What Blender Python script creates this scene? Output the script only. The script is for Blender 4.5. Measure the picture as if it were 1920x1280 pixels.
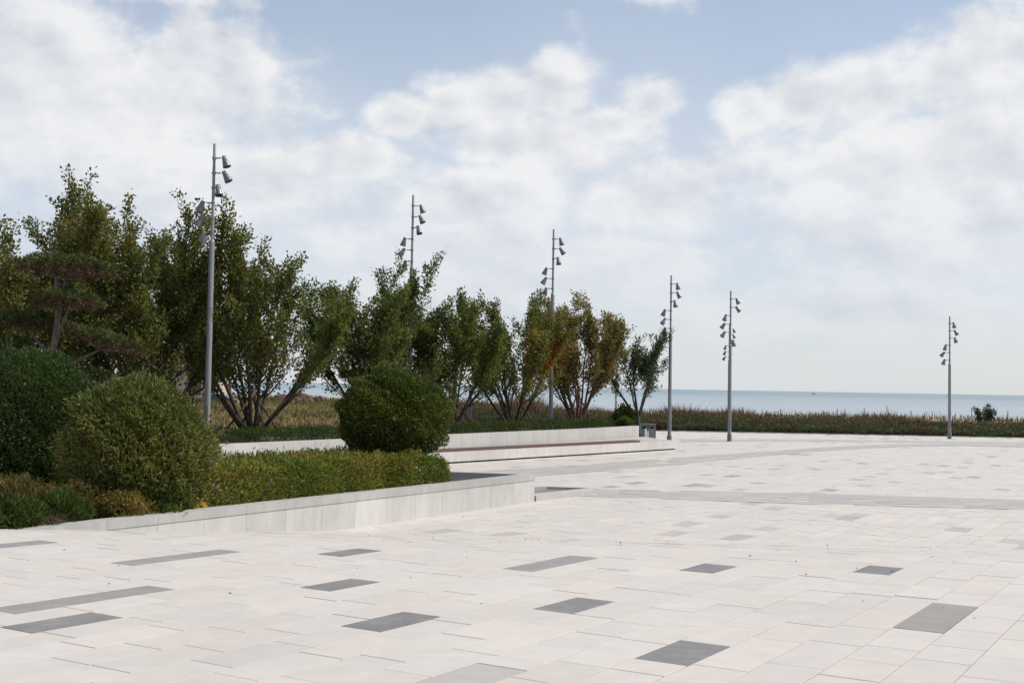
import bpy, math, random
import numpy as np
from mathutils import Vector, Matrix

for o in list(bpy.data.objects): bpy.data.objects.remove(o)
S = bpy.context.scene
COL = S.collection
R = math.radians

# ------------------------------------------------------------------ camera
EYE = 2.907
cam = bpy.data.cameras.new('camera'); camo = bpy.data.objects.new('camera', cam); COL.objects.link(camo)
cam.sensor_width = 36; cam.lens = 36 * 2100 / 1920
cam.clip_start = .1; cam.clip_end = 80000
camo.matrix_world = Matrix.Translation((0, 0, EYE)) @ Matrix.Rotation(R(90) + math.atan(84 / 2100), 4, 'X') @ Matrix.Rotation(R(1.0), 4, 'Z')
S.camera = camo
S.view_settings.view_transform = 'Standard'; S.view_settings.look = 'None'
S.view_settings.exposure = 0.0; S.view_settings.gamma = 1; S.view_settings.use_curve_mapping = False

# ------------------------------------------------------------------ node helpers
class NT:
    def __init__(s, tree): s.t = tree; s.n = tree.nodes; s.l = tree.links
    def new(s, typ, **k):
        n = s.n.new(typ)
        for a, b in k.items(): setattr(n, a, b)
        return n
    def put(s, sock, v):
        if v is None: return
        if hasattr(v, 'is_output'): s.l.new(v, sock)
        else: sock.default_value = v
    def math(s, op, a, b=None, c=None, clamp=False):
        n = s.new('ShaderNodeMath', operation=op, use_clamp=clamp)
        s.put(n.inputs[0], a); s.put(n.inputs[1], b); s.put(n.inputs[2], c); return n.outputs[0]
    def vmath(s, op, a, b=None, out=0):
        n = s.new('ShaderNodeVectorMath', operation=op)
        s.put(n.inputs[0], a); s.put(n.inputs[1], b); return n.outputs[out]
    def noise(s, vec, scale, detail=4, rough=.5, out='Fac', dist=0):
        n = s.new('ShaderNodeTexNoise'); s.put(n.inputs['Vector'], vec)
        n.inputs['Scale'].default_value = scale; n.inputs['Detail'].default_value = detail
        n.inputs['Roughness'].default_value = rough; n.inputs['Distortion'].default_value = dist
        return n.outputs[out]
    def step(s, v, lo, hi, a=0., b=1.):
        n = s.new('ShaderNodeMapRange', interpolation_type='SMOOTHSTEP'); s.put(n.inputs[0], v)
        n.inputs[1].default_value = lo; n.inputs[2].default_value = hi; n.inputs[3].default_value = a; n.inputs[4].default_value = b
        return n.outputs[0]
    def mix(s, f, a, b, blend='MIX'):
        n = s.new('ShaderNodeMix', data_type='RGBA', blend_type=blend)
        s.put(n.inputs[0], f); s.put(n.inputs[6], a if hasattr(a, 'is_output') else (*a, 1)); s.put(n.inputs[7], b if hasattr(b, 'is_output') else (*b, 1))
        return n.outputs[2]
    def comb(s, x, y, z=0.):
        n = s.new('ShaderNodeCombineXYZ'); s.put(n.inputs[0], x); s.put(n.inputs[1], y); s.put(n.inputs[2], z); return n.outputs[0]

# ------------------------------------------------------------------ sun + sky
SUN_AZ, SUN_EL = R(86), R(48)            # azimuth from +Y (view axis) towards +X
sun = bpy.data.lights.new('sun', 'SUN'); suno = bpy.data.objects.new('sun', sun); COL.objects.link(suno)
sun.energy = 4.5; sun.angle = R(1.2); sun.color = (1, .955, .89)
sd = Vector((math.sin(SUN_AZ) * math.cos(SUN_EL), math.cos(SUN_AZ) * math.cos(SUN_EL), math.sin(SUN_EL)))
suno.rotation_euler = sd.to_track_quat('Z', 'Y').to_euler()
suno.location = (30, 20, 60)

world = bpy.data.worlds.new('World'); S.world = world; world.use_nodes = True
def build_sky():
    t = NT(world.node_tree); t.n.clear()
    sky = t.new('ShaderNodeTexSky', sky_type='NISHITA'); sky.sun_disc = False
    sky.sun_elevation = SUN_EL; sky.sun_rotation = SUN_AZ
    sky.air_density = 1.0; sky.dust_density = .6; sky.ozone_density = 1.6
    skyc = t.vmath('MULTIPLY', sky.outputs[0], (.125, .13, .13))
    g = t.new('ShaderNodeTexCoord').outputs['Generated']
    d = t.vmath('NORMALIZE', g)
    sp = t.new('ShaderNodeSeparateXYZ'); t.l.new(d, sp.inputs[0])
    az = t.math('ARCTAN2', sp.outputs[0], sp.outputs[1]); el = t.math('ARCSINE', sp.outputs[2])
    p = t.comb(az, el)
    ps = t.comb(t.math('MULTIPLY', az, 1.0), t.math('MULTIPLY', el, 1.45))
    f1 = t.noise(ps, 7.0, 8, .52)
    f1b = t.noise(t.vmath('ADD', ps, (.016, .022, 0)), 7.0, 8, .52)
    f2 = t.noise(t.vmath('ADD', ps, (4.3, 1.7, 0)), 19.0, 7, .6)
    f2b = t.noise(t.vmath('ADD', ps, (4.307, 1.711, 0)), 19.0, 7, .6)
    f3 = t.noise(t.vmath('ADD', ps, (9.1, 5.2, 0)), 3.2, 5, .55)
    # cumulus lumps: (azimuth, elevation, half width, half height) in radians
    lumps = [(.208, .240, .032, .024), (.253, .244, .042, .030), (.313, .248, .058, .040), (.364, .262, .05, .046), (.395, .280, .045, .040), (.428, .268, .05, .052), (.36, .19, .18, .065), (.5, .25, .08, .07),
             (-.10, .236, .032, .020), (-.06, .246, .036, .026), (-.01, .252, .046, .032), (.038, .264, .036, .032), (.12, .252, .030, .022), (.09, .230, .05, .020), (.02, .215, .11, .034),
             (-.290, .282, .038, .032), (-.246, .272, .040, .028), (-.32, .24, .12, .065), (-.43, .25, .13, .09), (-.36, .335, .12, .028),
             (.115, .362, .055, .028), (-.03, .168, .10, .036), (.13, .165, .09, .04), (-.26, .17, .14, .045), (-.15, .195, .06, .022),
             (.40, .13, .18, .06), (.30, .07, .2, .03), (.0, .09, .16, .022), (-.08, .125, .14, .03), (.1, .11, .1, .03)]
    dens = None
    for (a, e, w, h) in lumps:
        ln = t.vmath('LENGTH', t.vmath('DIVIDE', t.vmath('SUBTRACT', p, (a, e, 0)), (w, h, 1)), out=1)
        v = t.math('MULTIPLY', t.math('SUBTRACT', 1.12, ln), 1.5)
        if dens is None: dens = v
        else:
            n = t.new('ShaderNodeMath', operation='SMOOTH_MAX'); t.l.new(dens, n.inputs[0]); t.l.new(v, n.inputs[1]); n.inputs[2].default_value = .3; dens = n.outputs[0]
    general = t.math('MULTIPLY_ADD', t.math('SUBTRACT', f3, .5), 3.0, -.75)      # scattered cloud over the rest of the dome
    n = t.new('ShaderNodeMath', operation='SMOOTH_MAX'); t.l.new(dens, n.inputs[0]); t.l.new(general, n.inputs[1]); n.inputs[2].default_value = .4
    dens = n.outputs[0]
    dens = t.math('ADD', dens, t.math('MULTIPLY', t.math('SUBTRACT', f1, .5), 2.0))
    dens = t.math('ADD', dens, t.math('MULTIPLY', t.math('SUBTRACT', f2, .5), 2.1))
    alpha = t.step(dens, -.22, .85)
    relief = t.math('ADD', t.math('MULTIPLY', t.math('SUBTRACT', f1, f1b), 3.6), t.math('MULTIPLY', t.math('SUBTRACT', f2, f2b), 1.3))
    body = t.step(dens, .3, 2.0, .10, -.36)
    lit = t.math('ADD', t.math('ADD', relief, body), .80, clamp=True)
    ccol = t.mix(lit, (.60, .63, .70), (.885, .89, .90))
    veil = t.math('MULTIPLY', t.step(el, .36, .12, .46, 1.0), t.math('MULTIPLY_ADD', f3, .7, .50), clamp=True)
    vcol = t.mix(t.step(el, .0, .14), (.715, .745, .775), (.70, .745, .82))
    base = t.mix(veil, skyc, vcol)
    col = t.mix(t.math('MULTIPLY', alpha, t.step(el, .02, .21, .22, .95)), base, ccol)
    bg = t.new('ShaderNodeBackground'); t.l.new(col, bg.inputs[0]); bg.inputs[1].default_value = 1.0
    out = t.new('ShaderNodeOutputWorld'); t.l.new(bg.outputs[0], out.inputs[0])
build_sky()

# ------------------------------------------------------------------ materials
def mat(name):
    m = bpy.data.materials.new(name); m.use_nodes = True
    t = NT(m.node_tree); b = t.n['Principled BSDF']; return m, t, b
def stone(name, col, var=.10, scale=60, rough=.75, vcol=False, stain=.10, bump=.15, dust=0):
    m, t, b = mat(name); pos = t.new('ShaderNodeNewGeometry').outputs['Position']
    if vcol: c0 = t.new('ShaderNodeAttribute', attribute_name='Col').outputs['Color']
    else:
        n = t.new('ShaderNodeRGB'); n.outputs[0].default_value = (*col, 1); c0 = n.outputs[0]
    g = t.noise(pos, scale, 3, .7); s = t.noise(pos, .55, 6, .6); s2 = t.noise(t.vmath('MULTIPLY', pos, (1, 1, .25)), 4.5, 5, .62)
    k = t.math('MULTIPLY', t.math('MULTIPLY_ADD', g, var * 2, 1 - var), t.math('MULTIPLY', t.step(s, .25, .7, 1 - stain, 1.0), t.step(s2, .3, .75, 1 - stain * .8, 1.02)))
    kk = t.comb(k, k, k); cc = t.vmath('MULTIPLY', c0, kk)
    if dust:
        d1 = t.noise(pos, 3.1, 7, .68); d2 = t.noise(pos, 38, 3, .7)
        cc = t.mix(t.math('MULTIPLY', t.step(d1, .42, .78, .02, dust), t.step(d2, .3, .7, .4, 1.)), cc, (.45, .42, .385))
        d3 = t.noise(pos, 1.15, 8, .72, dist=.6); cc = t.mix(t.step(d3, .60, .80, 0, .13), cc, (.24, .225, .205))
        d4 = t.noise(pos, 14, 2, .5); cc = t.mix(t.step(d4, .735, .80, 0, .35), cc, (.2, .185, .165))
    t.l.new(cc, b.inputs['Base Color']); b.inputs['Roughness'].default_value = rough
    b.inputs['Specular IOR Level'].default_value = .3
    bp = t.new('ShaderNodeBump'); bp.inputs['Strength'].default_value = bump; bp.inputs['Distance'].default_value = .004
    t.l.new(g, bp.inputs['Height']); t.l.new(bp.outputs[0], b.inputs['Normal'])
    return m
def leafmat(name, trans=.28, rough=.5, spec=.35):
    m, t, b = mat(name); c = t.new('ShaderNodeAttribute', attribute_name='Col').outputs['Color']
    t.l.new(c, b.inputs['Base Color']); b.inputs['Roughness'].default_value = rough; b.inputs['Specular IOR Level'].default_value = spec
    tr = t.new('ShaderNodeBsdfTranslucent'); t.l.new(t.vmath('MULTIPLY', c, (1.5, 1.6, .8)), tr.inputs[0])
    mx = t.new('ShaderNodeMixShader'); mx.inputs[0].default_value = trans
    t.l.new(b.outputs[0], mx.inputs[1]); t.l.new(tr.outputs[0], mx.inputs[2])
    t.l.new(mx.outputs[0], t.n['Material Output'].inputs[0]); return m
def noisy(name, c1, c2, scale=6, rough=.8, stretch=(1, 1, 1), metal=0, spec=.3, detail=5):
    m, t, b = mat(name); pos = t.new('ShaderNodeTexCoord').outputs['Object']
    f = t.noise(t.vmath('MULTIPLY', pos, stretch), scale, detail, .6)
    t.l.new(t.mix(t.step(f, .3, .7), c1, c2), b.inputs['Base Color']); b.inputs['Roughness'].default_value = rough
    b.inputs['Metallic'].default_value = metal; b.inputs['Specular IOR Level'].default_value = spec
    bp = t.new('ShaderNodeBump'); bp.inputs['Strength'].default_value = .25; bp.inputs['Distance'].default_value = .01
    t.l.new(f, bp.inputs['Height']); t.l.new(bp.outputs[0], b.inputs['Normal']); return m
M = {}
M['slab'] = stone('paving_granite', None, .10, 90, .7, True, .07, .15, .42)
M['mortar'] = stone('mortar', (.32, .298, .275), .1, 40, .9)
M['coping'] = stone('flamed_granite', (.42, .408, .385), .2, 70, .85, False, .16, .4)
M['panel'] = stone('wall_granite', None, .06, 80, .65, True, .14)
M['joint'] = stone('joint_grey', (.27, .26, .245), .1, 40, .9)  # darker grey stone of the wall cores behind the joints and the bench base
M['gravel'] = stone('planter_soil', (.25, .23, .205), .45, 30, .95, False, .25, .8)
M['soil'] = noisy('planting_soil', (.07, .05, .035), (.12, .09, .06), 5, .95)
M['wood'] = noisy('bench_timber', (.085, .052, .038), (.135, .09, .066), 3, .6, (14, 14, 40))
M['woodgrey'] = noisy('stake_timber', (.10, .055, .04), (.17, .10, .07), 6, .8, (8, 8, 1))
M['metal'] = noisy('lamp_grey_paint', (.195, .202, .208), (.24, .246, .25), 3, .45, (1, 1, .3), .25, .5)
M['metaldark'] = noisy('lamp_head_paint', (.135, .143, .15), (.17, .178, .185), 4, .4, (1, 1, 1), .25, .5)
M['lens'] = noisy('lamp_glass', (.015, .015, .018), (.03, .03, .033), 4, .12, (1, 1, 1), 0, .6)
M['bark'] = noisy('tree_bark', (.035, .028, .022), (.085, .068, .055), 9, .9, (3, 3, .7))
M['barkred'] = noisy('reddish_bark', (.06, .034, .026), (.13, .08, .06), 9, .9, (3, 3, .7))
M['barkgrey'] = noisy('pine_bark', (.10, .075, .06), (.20, .16, .135), 9, .9, (3, 3, 1))
M['leaf'] = leafmat('tree_leaf', .42, .5, .3)
M['gloss'] = leafmat('glossy_leaf', .26, .48, .3)
M['grass'] = leafmat('grass_blade', .18, .7, .15)
M['needle'] = leafmat('pine_needle', .10, .6, .2)
M['white'] = noisy('white_paint', (.66, .66, .65), (.75, .75, .74), 4, .5)
M['steel'] = noisy('bin_steel', (.17, .175, .18), (.23, .235, .24), 5, .38, (1, 1, .2), .5, .5)
M['dark'] = noisy('dark_rubber', (.012, .012, .012), (.03, .03, .03), 8, .7)
M['carpaint'] = noisy('dark_green_car_paint', (.008, .028, .022), (.012, .036, .028), 2, .2, (1, 1, 1), 0, .6)
M['glass'] = noisy('dark_window_glass', (.02, .025, .03), (.035, .04, .045), 2, .08, (1, 1, 1), 0, .7)
M['render'] = noisy('beige_render', (.40, .33, .26), (.47, .40, .32), 1.2, .9)
M['rendlight'] = noisy('pale_render', (.62, .58, .50), (.68, .64, .57), 1.2, .9)
M['roof'] = noisy('brown_roof', (.11, .07, .055), (.17, .11, .085), 2, .9)
M['rock'] = noisy('red_brown_rock', (.08, .04, .03), (.16, .09, .07), 1.5, .9)
M['wrap'] = noisy('green_trunk_wrap', (.03, .075, .06), (.05, .11, .085), 12, .8, (1, 1, 6))

# ------------------------------------------------------------------ mesh helpers
def link(o, parent=None):
    COL.objects.link(o)
    if parent is not None: o.parent = parent
    return o
def tag(o, label=None, cat=None, group=None, kind=None):
    if label: o['label'] = label
    if cat: o['category'] = cat
    if group: o['group'] = group
    if kind: o['kind'] = kind
    return o
def empty(name, loc, rz=0):
    o = bpy.data.objects.new(name, None); o.location = loc; o.rotation_euler = (0, 0, rz); o.empty_display_size = .2
    return link(o)
def meshdata(name, V, F, m, cols=None, smooth=False):
    me = bpy.data.meshes.new(name); V = np.asarray(V, dtype=np.float32)
    if isinstance(F, np.ndarray):
        k = F.shape[1]; n = len(F)
        me.vertices.add(len(V)); me.vertices.foreach_set('co', V.ravel())
        me.loops.add(n * k); me.loops.foreach_set('vertex_index', F.ravel().astype(np.int32))
        me.polygons.add(n); me.polygons.foreach_set('loop_start', np.arange(0, n * k, k, dtype=np.int32))
        me.update(calc_edges=True)
    else:
        me.from_pydata(V.tolist(), [], F); me.update()
    if cols is not None:
        a = me.color_attributes.new('Col', 'FLOAT_COLOR', 'POINT'); c = np.ones((len(V), 4), dtype=np.float32); c[:, :3] = cols
        a.data.foreach_set('color', c.ravel())
    me.polygons.foreach_set('use_smooth', np.full(len(me.polygons), bool(smooth)))
    me.materials.append(m); return me
def ob(name, V, F, m, parent=None, cols=None, smooth=False):
    return link(bpy.data.objects.new(name, meshdata(name, V, F, m, cols, smooth)), parent)
class MB:
    def __init__(s): s.v = []; s.f = []
    def add(s, V, F):
        b = len(s.v); s.v += [tuple(x) for x in V]; s.f += [tuple(i + b for i in f) for f in F]
    def box(s, x0, x1, y0, y1, z0, z1):
        s.add([(x0, y0, z0), (x1, y0, z0), (x1, y1, z0), (x0, y1, z0), (x0, y0, z1), (x1, y0, z1), (x1, y1, z1), (x0, y1, z1)],
              [(3, 2, 1, 0), (4, 5, 6, 7), (0, 1, 5, 4), (1, 2, 6, 5), (2, 3, 7, 6), (3, 0, 4, 7)])
    def prism(s, poly, z0, z1):      # poly counter-clockwise; z0/z1 number or per-vertex list
        n = len(poly); a = z0 if hasattr(z0, '__len__') else [z0] * n; b = z1 if hasattr(z1, '__len__') else [z1] * n
        V = [(p[0], p[1], a[i]) for i, p in enumerate(poly)] + [(p[0], p[1], b[i]) for i, p in enumerate(poly)]
        s.add(V, [tuple(range(n - 1, -1, -1)), tuple(range(n, 2 * n))] + [(i, (i + 1) % n, n + (i + 1) % n, n + i) for i in range(n)])
    def tube(s, P, rad, k=8, cap=True):
        P = np.asarray(P, float); n = len(P); rad = np.broadcast_to(rad, (n,)); b = len(s.v)
        T = np.gradient(P, axis=0); T /= np.linalg.norm(T, axis=1)[:, None] + 1e-9
        ref = np.array([1., 0, 0]) if abs(T[0][0]) < .8 else np.array([0, 1., 0])
        for i in range(n):
            a = np.cross(T[i], ref); a /= np.linalg.norm(a) + 1e-9; c = np.cross(T[i], a); ref = -np.cross(T[i], c) if False else ref
            for j in range(k):
                w = 2 * math.pi * j / k; s.v.append(tuple(P[i] + rad[i] * (math.cos(w) * a + math.sin(w) * c)))
        for i in range(n - 1):
            for j in range(k):
                s.f.append((b + i * k + j, b + i * k + (j + 1) % k, b + (i + 1) * k + (j + 1) % k, b + (i + 1) * k + j))
        if cap: s.f.append(tuple(b + j for j in range(k))[::-1]); s.f.append(tuple(b + (n - 1) * k + j for j in range(k)))
    def lathe(s, prof, k=20, cap=True):   # prof [(r,z)] around z
        b = len(s.v)
        for r, z in prof:
            for j in range(k): s.v.append((r * math.cos(2 * math.pi * j / k), r * math.sin(2 * math.pi * j / k), z))
        for i in range(len(prof) - 1):
            for j in range(k): s.f.append((b + i * k + j, b + i * k + (j + 1) % k, b + (i + 1) * k + (j + 1) % k, b + (i + 1) * k + j))
        if cap: s.f.append(tuple(b + j for j in range(k))[::-1]); s.f.append(tuple(b + (len(prof) - 1) * k + j for j in range(k)))
    def data(s, name, m, smooth=False): return meshdata(name, s.v, s.f, m, None, smooth)
    def build(s, name, m, parent=None, smooth=False, col=None):
        return ob(name, s.v, s.f, m, parent, None if col is None else np.tile(col, (len(s.v), 1)), smooth)
def smooth_by_angle(o, ang=40):
    me = o.data; me.polygons.foreach_set('use_smooth', np.ones(len(me.polygons), dtype=bool))
    try: me.set_sharp_from_angle(angle=R(ang))
    except Exception: pass
    return o
def unit(a): return a / (np.linalg.norm(a, axis=-1, keepdims=True) + 1e-9)
def leaves(P, D, size, aspect, rng, fold=.25):
    """rhombic folded leaves: base at P, pointing along D"""
    n = len(P); D = unit(D); A = unit(np.cross(D, rng.normal(size=(n, 3)))); B = np.cross(D, A)
    L = np.asarray(size).reshape(-1, 1) * np.ones((n, 1)); w = L * aspect * .5
    mid = P + D * L * .48 + B * L * fold * .3
    V = np.stack([P, mid + A * w, P + D * L, mid - A * w], axis=1).reshape(-1, 3)
    F = np.arange(4 * n).reshape(-1, 4); return V, F
def pick(pal, idx):
    return np.array(pal)[idx]
def jitter(rng, C, a=.18):
    n = len(C); return np.clip(C * (1 + rng.normal(size=(n, 1)) * a) * (1 + rng.normal(size=(n, 3)) * .06), .004, .9)

# ------------------------------------------------------------------ ground levels
def crease(X): return 15.45 - .09 * X
def level(X, Y):
    X = np.asarray(X, float); Y = np.asarray(Y, float)
    up = EYE - 1.74 - .0275 * Y; yc = crease(X); zc = EYE - 1.74 - .0275 * yc
    r = zc - .121 * (Y - yc); s = .06
    r = .5 * (r + np.sqrt(r * r + s * s)) - .004
    return np.where(Y < yc, up, np.maximum(r, 0))

# ------------------------------------------------------------------ land, sea
def grid(x0, x1, nx, y0, y1, ny, fn):
    X, Y = np.meshgrid(np.linspace(x0, x1, nx), np.linspace(y0, y1, ny)); Z = fn(X, Y)
    V = np.stack([X, Y, Z], -1).reshape(-1, 3); i = np.arange(nx * ny).reshape(ny, nx)
    F = np.stack([i[:-1, :-1], i[:-1, 1:], i[1:, 1:], i[1:, :-1]], -1).reshape(-1, 4); return V, F
def sstep(a, b, x): t = np.clip((x - a) / (b - a), 0, 1); return t * t * (3 - 2 * t)
def shore(X): return 330 + (205 - 330) * sstep(-40, 15, X)
def landz(X, Y):
    base = -.06 + .16 * sstep(5, -4, X) * sstep(40, 60, Y) + .15 * sstep(78, 90, Y)
    n = .12 * np.sin(X * .31 + Y * .17) * np.sin(Y * .23 - X * .11) * sstep(80, 100, Y)
    return base + n - 3.2 * sstep(.62, 1.12, Y / shore(X))
V, F = grid(-260, 260, 261, -60, 420, 241, landz)
m, t, b = mat('land')
pos = t.new('ShaderNodeNewGeometry').outputs['Position']; sp = t.new('ShaderNodeSeparateXYZ'); t.l.new(pos, sp.inputs[0])
f = t.noise(pos, .09, 6, .6); f2 = t.noise(pos, 2.5, 5, .65)
gcol = t.mix(t.step(f, .38, .62), (.22, .155, .085), (.11, .10, .045))
sandc = t.mix(f2, (.34, .26, .18), (.44, .35, .25))
gc = t.mix(t.math('MULTIPLY', t.step(sp.outputs[1], 100, 118), t.step(f, .3, .55, .55, 1.)), gcol, sandc)
gc = t.mix(t.step(f2, .3, .8, .0, .35), gc, (.08, .06, .035)); t.l.new(gc, b.inputs['Base Color']); b.inputs['Roughness'].default_value = .95
tag(ob('ground', V, F, m, smooth=True), 'sandy coastal ground with dry grass and beach behind the plaza', 'ground', kind='structure')

m, t, b = mat('sea_water')
pos = t.new('ShaderNodeNewGeometry').outputs['Position']
w1 = t.noise(t.vmath('MULTIPLY', pos, (.35, 1, 1)), .35, 6, .62); w2 = t.noise(t.vmath('MULTIPLY', pos, (.0011, .0062, 1)), 1, 4, .5)
b.inputs['Base Color'].default_value = (.2, .28, .32, 1); b.inputs['Specular IOR Level'].default_value = .5; b.inputs['IOR'].default_value = 1.33
spw = t.new('ShaderNodeSeparateXYZ'); t.l.new(pos, spw.inputs[0])
deep = t.mix(t.step(w2, .35, .65), (.165, .23, .265), (.22, .285, .315))
t.l.new(t.mix(t.step(spw.outputs[1], 220, 1400), (.33, .37, .39), deep), b.inputs['Base Color'])
t.l.new(t.step(w2, .3, .7, .28, .42), b.inputs['Roughness'])
bp = t.new('ShaderNodeBump'); bp.inputs['Strength'].default_value = 1.0; bp.inputs['Distance'].default_value = 1.3
t.l.new(w1, bp.inputs['Height']); t.l.new(bp.outputs[0], b.inputs['Normal'])
tag(ob('sea', [(-40000, 120, -1.6), (40000, 120, -1.6), (40000, 60000, -1.6), (-40000, 60000, -1.6)], [(0, 1, 2, 3)], m), 'calm grey blue sea reaching the horizon', 'sea', kind='structure')

# ------------------------------------------------------------------ plaza
def plaza_edge(X): return 77.2 - .06 * (X - 10)
V, F = grid(-30, 62, 231, -14, 77.2, 229, level)
V[:, 1] = np.where(V[:, 1] > 60, 60 + (V[:, 1] - 60) * (plaza_edge(V[:, 0]) - 60) / 17.2, V[:, 1]); V[:, 2] = level(V[:, 0], V[:, 1])
plaza = tag(ob('plaza', V, F, M['mortar']), 'pale granite paved plaza sloping down towards the sea', 'plaza', kind='structure')

ANG = R(32); U = np.array([math.sin(ANG), math.cos(ANG)]); Vv = np.array([math.cos(ANG), -math.sin(ANG)])
ROW = .415; GAP = .0045
DARK, MED, LGT = 0, 1, 2
marks = [(8.07, 9.29, -12.77, MED), (8.44, 10.11, -10.4, MED), (10.54, 11.30, -9.16, DARK), (5.86, 7.58, -8.75, MED), (5.44, 6.29, -7.93, DARK),
         (8.41, 9.20, -7.53, DARK), (7.10, 7.93, -5.87, DARK), (10.87, 12.44, -6.67, MED), (8.77, 9.60, -5.05, DARK), (12.06, 12.81, -4.99, DARK),
         (13.21, 13.97, -3.30, DARK), (9.85, 11.47, -2.10, MED), (7.42, 8.25, -3.40, DARK), (5.80, 6.62, -4.20, LGT)]
by_row = {}
for (a, b_, v, kd) in marks: by_row.setdefault(round((v + 2.1) / -ROW), []).append((a, b_, kd))
PANEL_POLY = [(-6.9, 16.4), (.75, 28.3), (-14, 30)]
rng = np.random.default_rng(11); slabs = []
def band_at(X, Y):
    return False
for k in range(-190, 190):
    v = -2.1 - ROW * k
    u0, u1 = 2., 95.
    u = u0 - rng.random() * .82; spots = sorted(by_row.get(k, []))
    while u < u1:
        if spots and u >= spots[0][0] - .3:
            a, b_, kd = spots.pop(0); slabs.append((u, b_, v, kd)); u = b_; continue
        L = .82 if rng.random() < .62 else rng.choice([.62, 1.0, 1.23])
        if spots and u + L > spots[0][0] - .35: L = spots[0][0] - u
        slabs.append((u, u + L, v, None)); u += L
rec = []
for (a, b_, v, kd) in slabs:
    c = U * (a + b_) / 2 + Vv * v; X, Y = c
    if Y < 4.5 or Y > plaza_edge(X) - .3 or abs(X) > .50 * Y + 2.2: continue
    if X < -1.5 and Y > 31 and X < (Y - 44.5) * .8 - 3: continue
    if kd is None:
        r = rng.random(); far = Y > 17
        if Y > 33 and r < .030: kd = DARK if r < .010 else MED
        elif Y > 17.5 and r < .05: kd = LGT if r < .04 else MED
    jt = 1.01 + rng.normal() * .022
    warm = rng.normal() * .007
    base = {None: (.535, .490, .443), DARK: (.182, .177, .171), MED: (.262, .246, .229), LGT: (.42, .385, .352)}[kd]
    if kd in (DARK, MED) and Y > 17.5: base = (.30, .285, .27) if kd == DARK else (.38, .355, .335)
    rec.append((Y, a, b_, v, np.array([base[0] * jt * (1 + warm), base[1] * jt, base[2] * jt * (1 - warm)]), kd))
rec.sort(key=lambda r: r[0])
inview = [i for i, r in enumerate(rec) if abs((U * (r[1] + r[2]) / 2 + Vv * r[3])[0]) < .458 * r[0] + .35 and r[0] > 7.0]
near = set(inview[:300])
def slab_geo(a, b_, v):
    g = GAP; q = [U * (a + g) + Vv * (v - ROW / 2 + g), U * (a + g) + Vv * (v + ROW / 2 - g), U * (b_ - g) + Vv * (v + ROW / 2 - g), U * (b_ - g) + Vv * (v - ROW / 2 + g)]
    q = np.array(q); z = level(q[:, 0], q[:, 1])
    return q, z
FV, FF, FC = [], [], []
nb = 0
for i, (Y, a, b_, v, c, kd) in enumerate(rec):
    q, z = slab_geo(a, b_, v); dz = rng.normal() * .0012
    if i in near:
        ctr = np.array([q[:, 0].mean(), q[:, 1].mean(), z.mean()])
        ch = .0025; qi = q + (q.mean(0) - q) / np.linalg.norm(q.mean(0) - q, axis=1)[:, None] * ch * 1.6
        V = np.concatenate([np.c_[q, z + .004], np.c_[q, z + .02 - ch + dz], np.c_[qi, z + .02 + dz]]) - ctr
        F = [(8, 11, 10, 9)] + [(j + o, (j + 1) % 4 + o, (j + 1) % 4 + 4 + o, j + 4 + o)[::-1] for o in (0, 4) for j in range(4)]
        o = ob('paving_slab', V, F, M['slab'], plaza, np.tile(c, (12, 1))); o.location = ctr
        if kd in (DARK, MED, LGT): o['label'] = {DARK: 'dark grey granite accent slab', MED: 'mid grey granite accent slab', LGT: 'light grey granite accent slab'}[kd]
    else:
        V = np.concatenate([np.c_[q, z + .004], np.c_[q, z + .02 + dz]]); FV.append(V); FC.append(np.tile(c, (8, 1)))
        FF += [[nb + 4, nb + 7, nb + 6, nb + 5]] + [[nb + (j + 1) % 4, nb + j, nb + j + 4, nb + (j + 1) % 4 + 4][::-1] for j in range(4)]
        nb += 8
tag(ob('slab_field', np.concatenate(FV), np.array(FF), M['slab'], plaza, np.concatenate(FC)), kind='stuff')

# curved grey bands of narrow strips
def curve_pts(P, n):
    P = np.array(P, float); s = np.r_[0, np.cumsum(np.linalg.norm(np.diff(P, axis=0), axis=1))]; tt = np.linspace(0, s[-1], n)
    m_ = np.gradient(P, s, axis=0); out = []
    for x in tt:
        i = min(max(np.searchsorted(s, x) - 1, 0), len(s) - 2); h_ = s[i + 1] - s[i]; w = (x - s[i]) / h_
        out.append((2 * w**3 - 3 * w**2 + 1) * P[i] + (w**3 - 2 * w**2 + w) * h_ * m_[i] + (-2 * w**3 + 3 * w**2) * P[i + 1] + (w**3 - w**2) * h_ * m_[i + 1])
    return np.array(out)
def band(upper, lower, nseg, nstrip, label, seed, sparse=.0, tone=(.445, .418, .388)):
    A = curve_pts(upper, nseg + 1); B = curve_pts(lower, nseg + 1); r = np.random.default_rng(seed); V, F, C = [], [], []
    for j in range(nstrip):
        for i in range(nseg):
            if r.random() < sparse: continue
            g = .012; w0, w1 = j / nstrip + g / 2, (j + 1) / nstrip - g / 2
            q = [A[i] * (1 - w0) + B[i] * w0, A[i] * (1 - w1) + B[i] * w1, A[i + 1] * (1 - w1) + B[i + 1] * w1, A[i + 1] * (1 - w0) + B[i + 1] * w0]
            bb = len(V); c = np.array(tone) * (1 + r.normal() * .06) * (1 + r.normal(size=3) * .01)
            V += [(x[0], x[1], float(level(x[0], x[1])) + .0275) for x in q]; C += [c] * 4; F.append((bb, bb + 1, bb + 2, bb + 3))
    o = ob('paving_band', V, np.array(F), M['slab'], plaza, np.array(C)); o['kind'] = 'stuff'; o['label'] = label
band([(.2, 32.6), (2.4, 32.25), (8.41, 31.9), (14.24, 31.1), (20, 29.9)], [(.2, 30.2), (2.23, 29.9), (7.97, 28.85), (13.05, 28.4), (18.6, 27.3)], 34, 9, 'curved grey band across the middle of the plaza', 1, .05)
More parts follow.
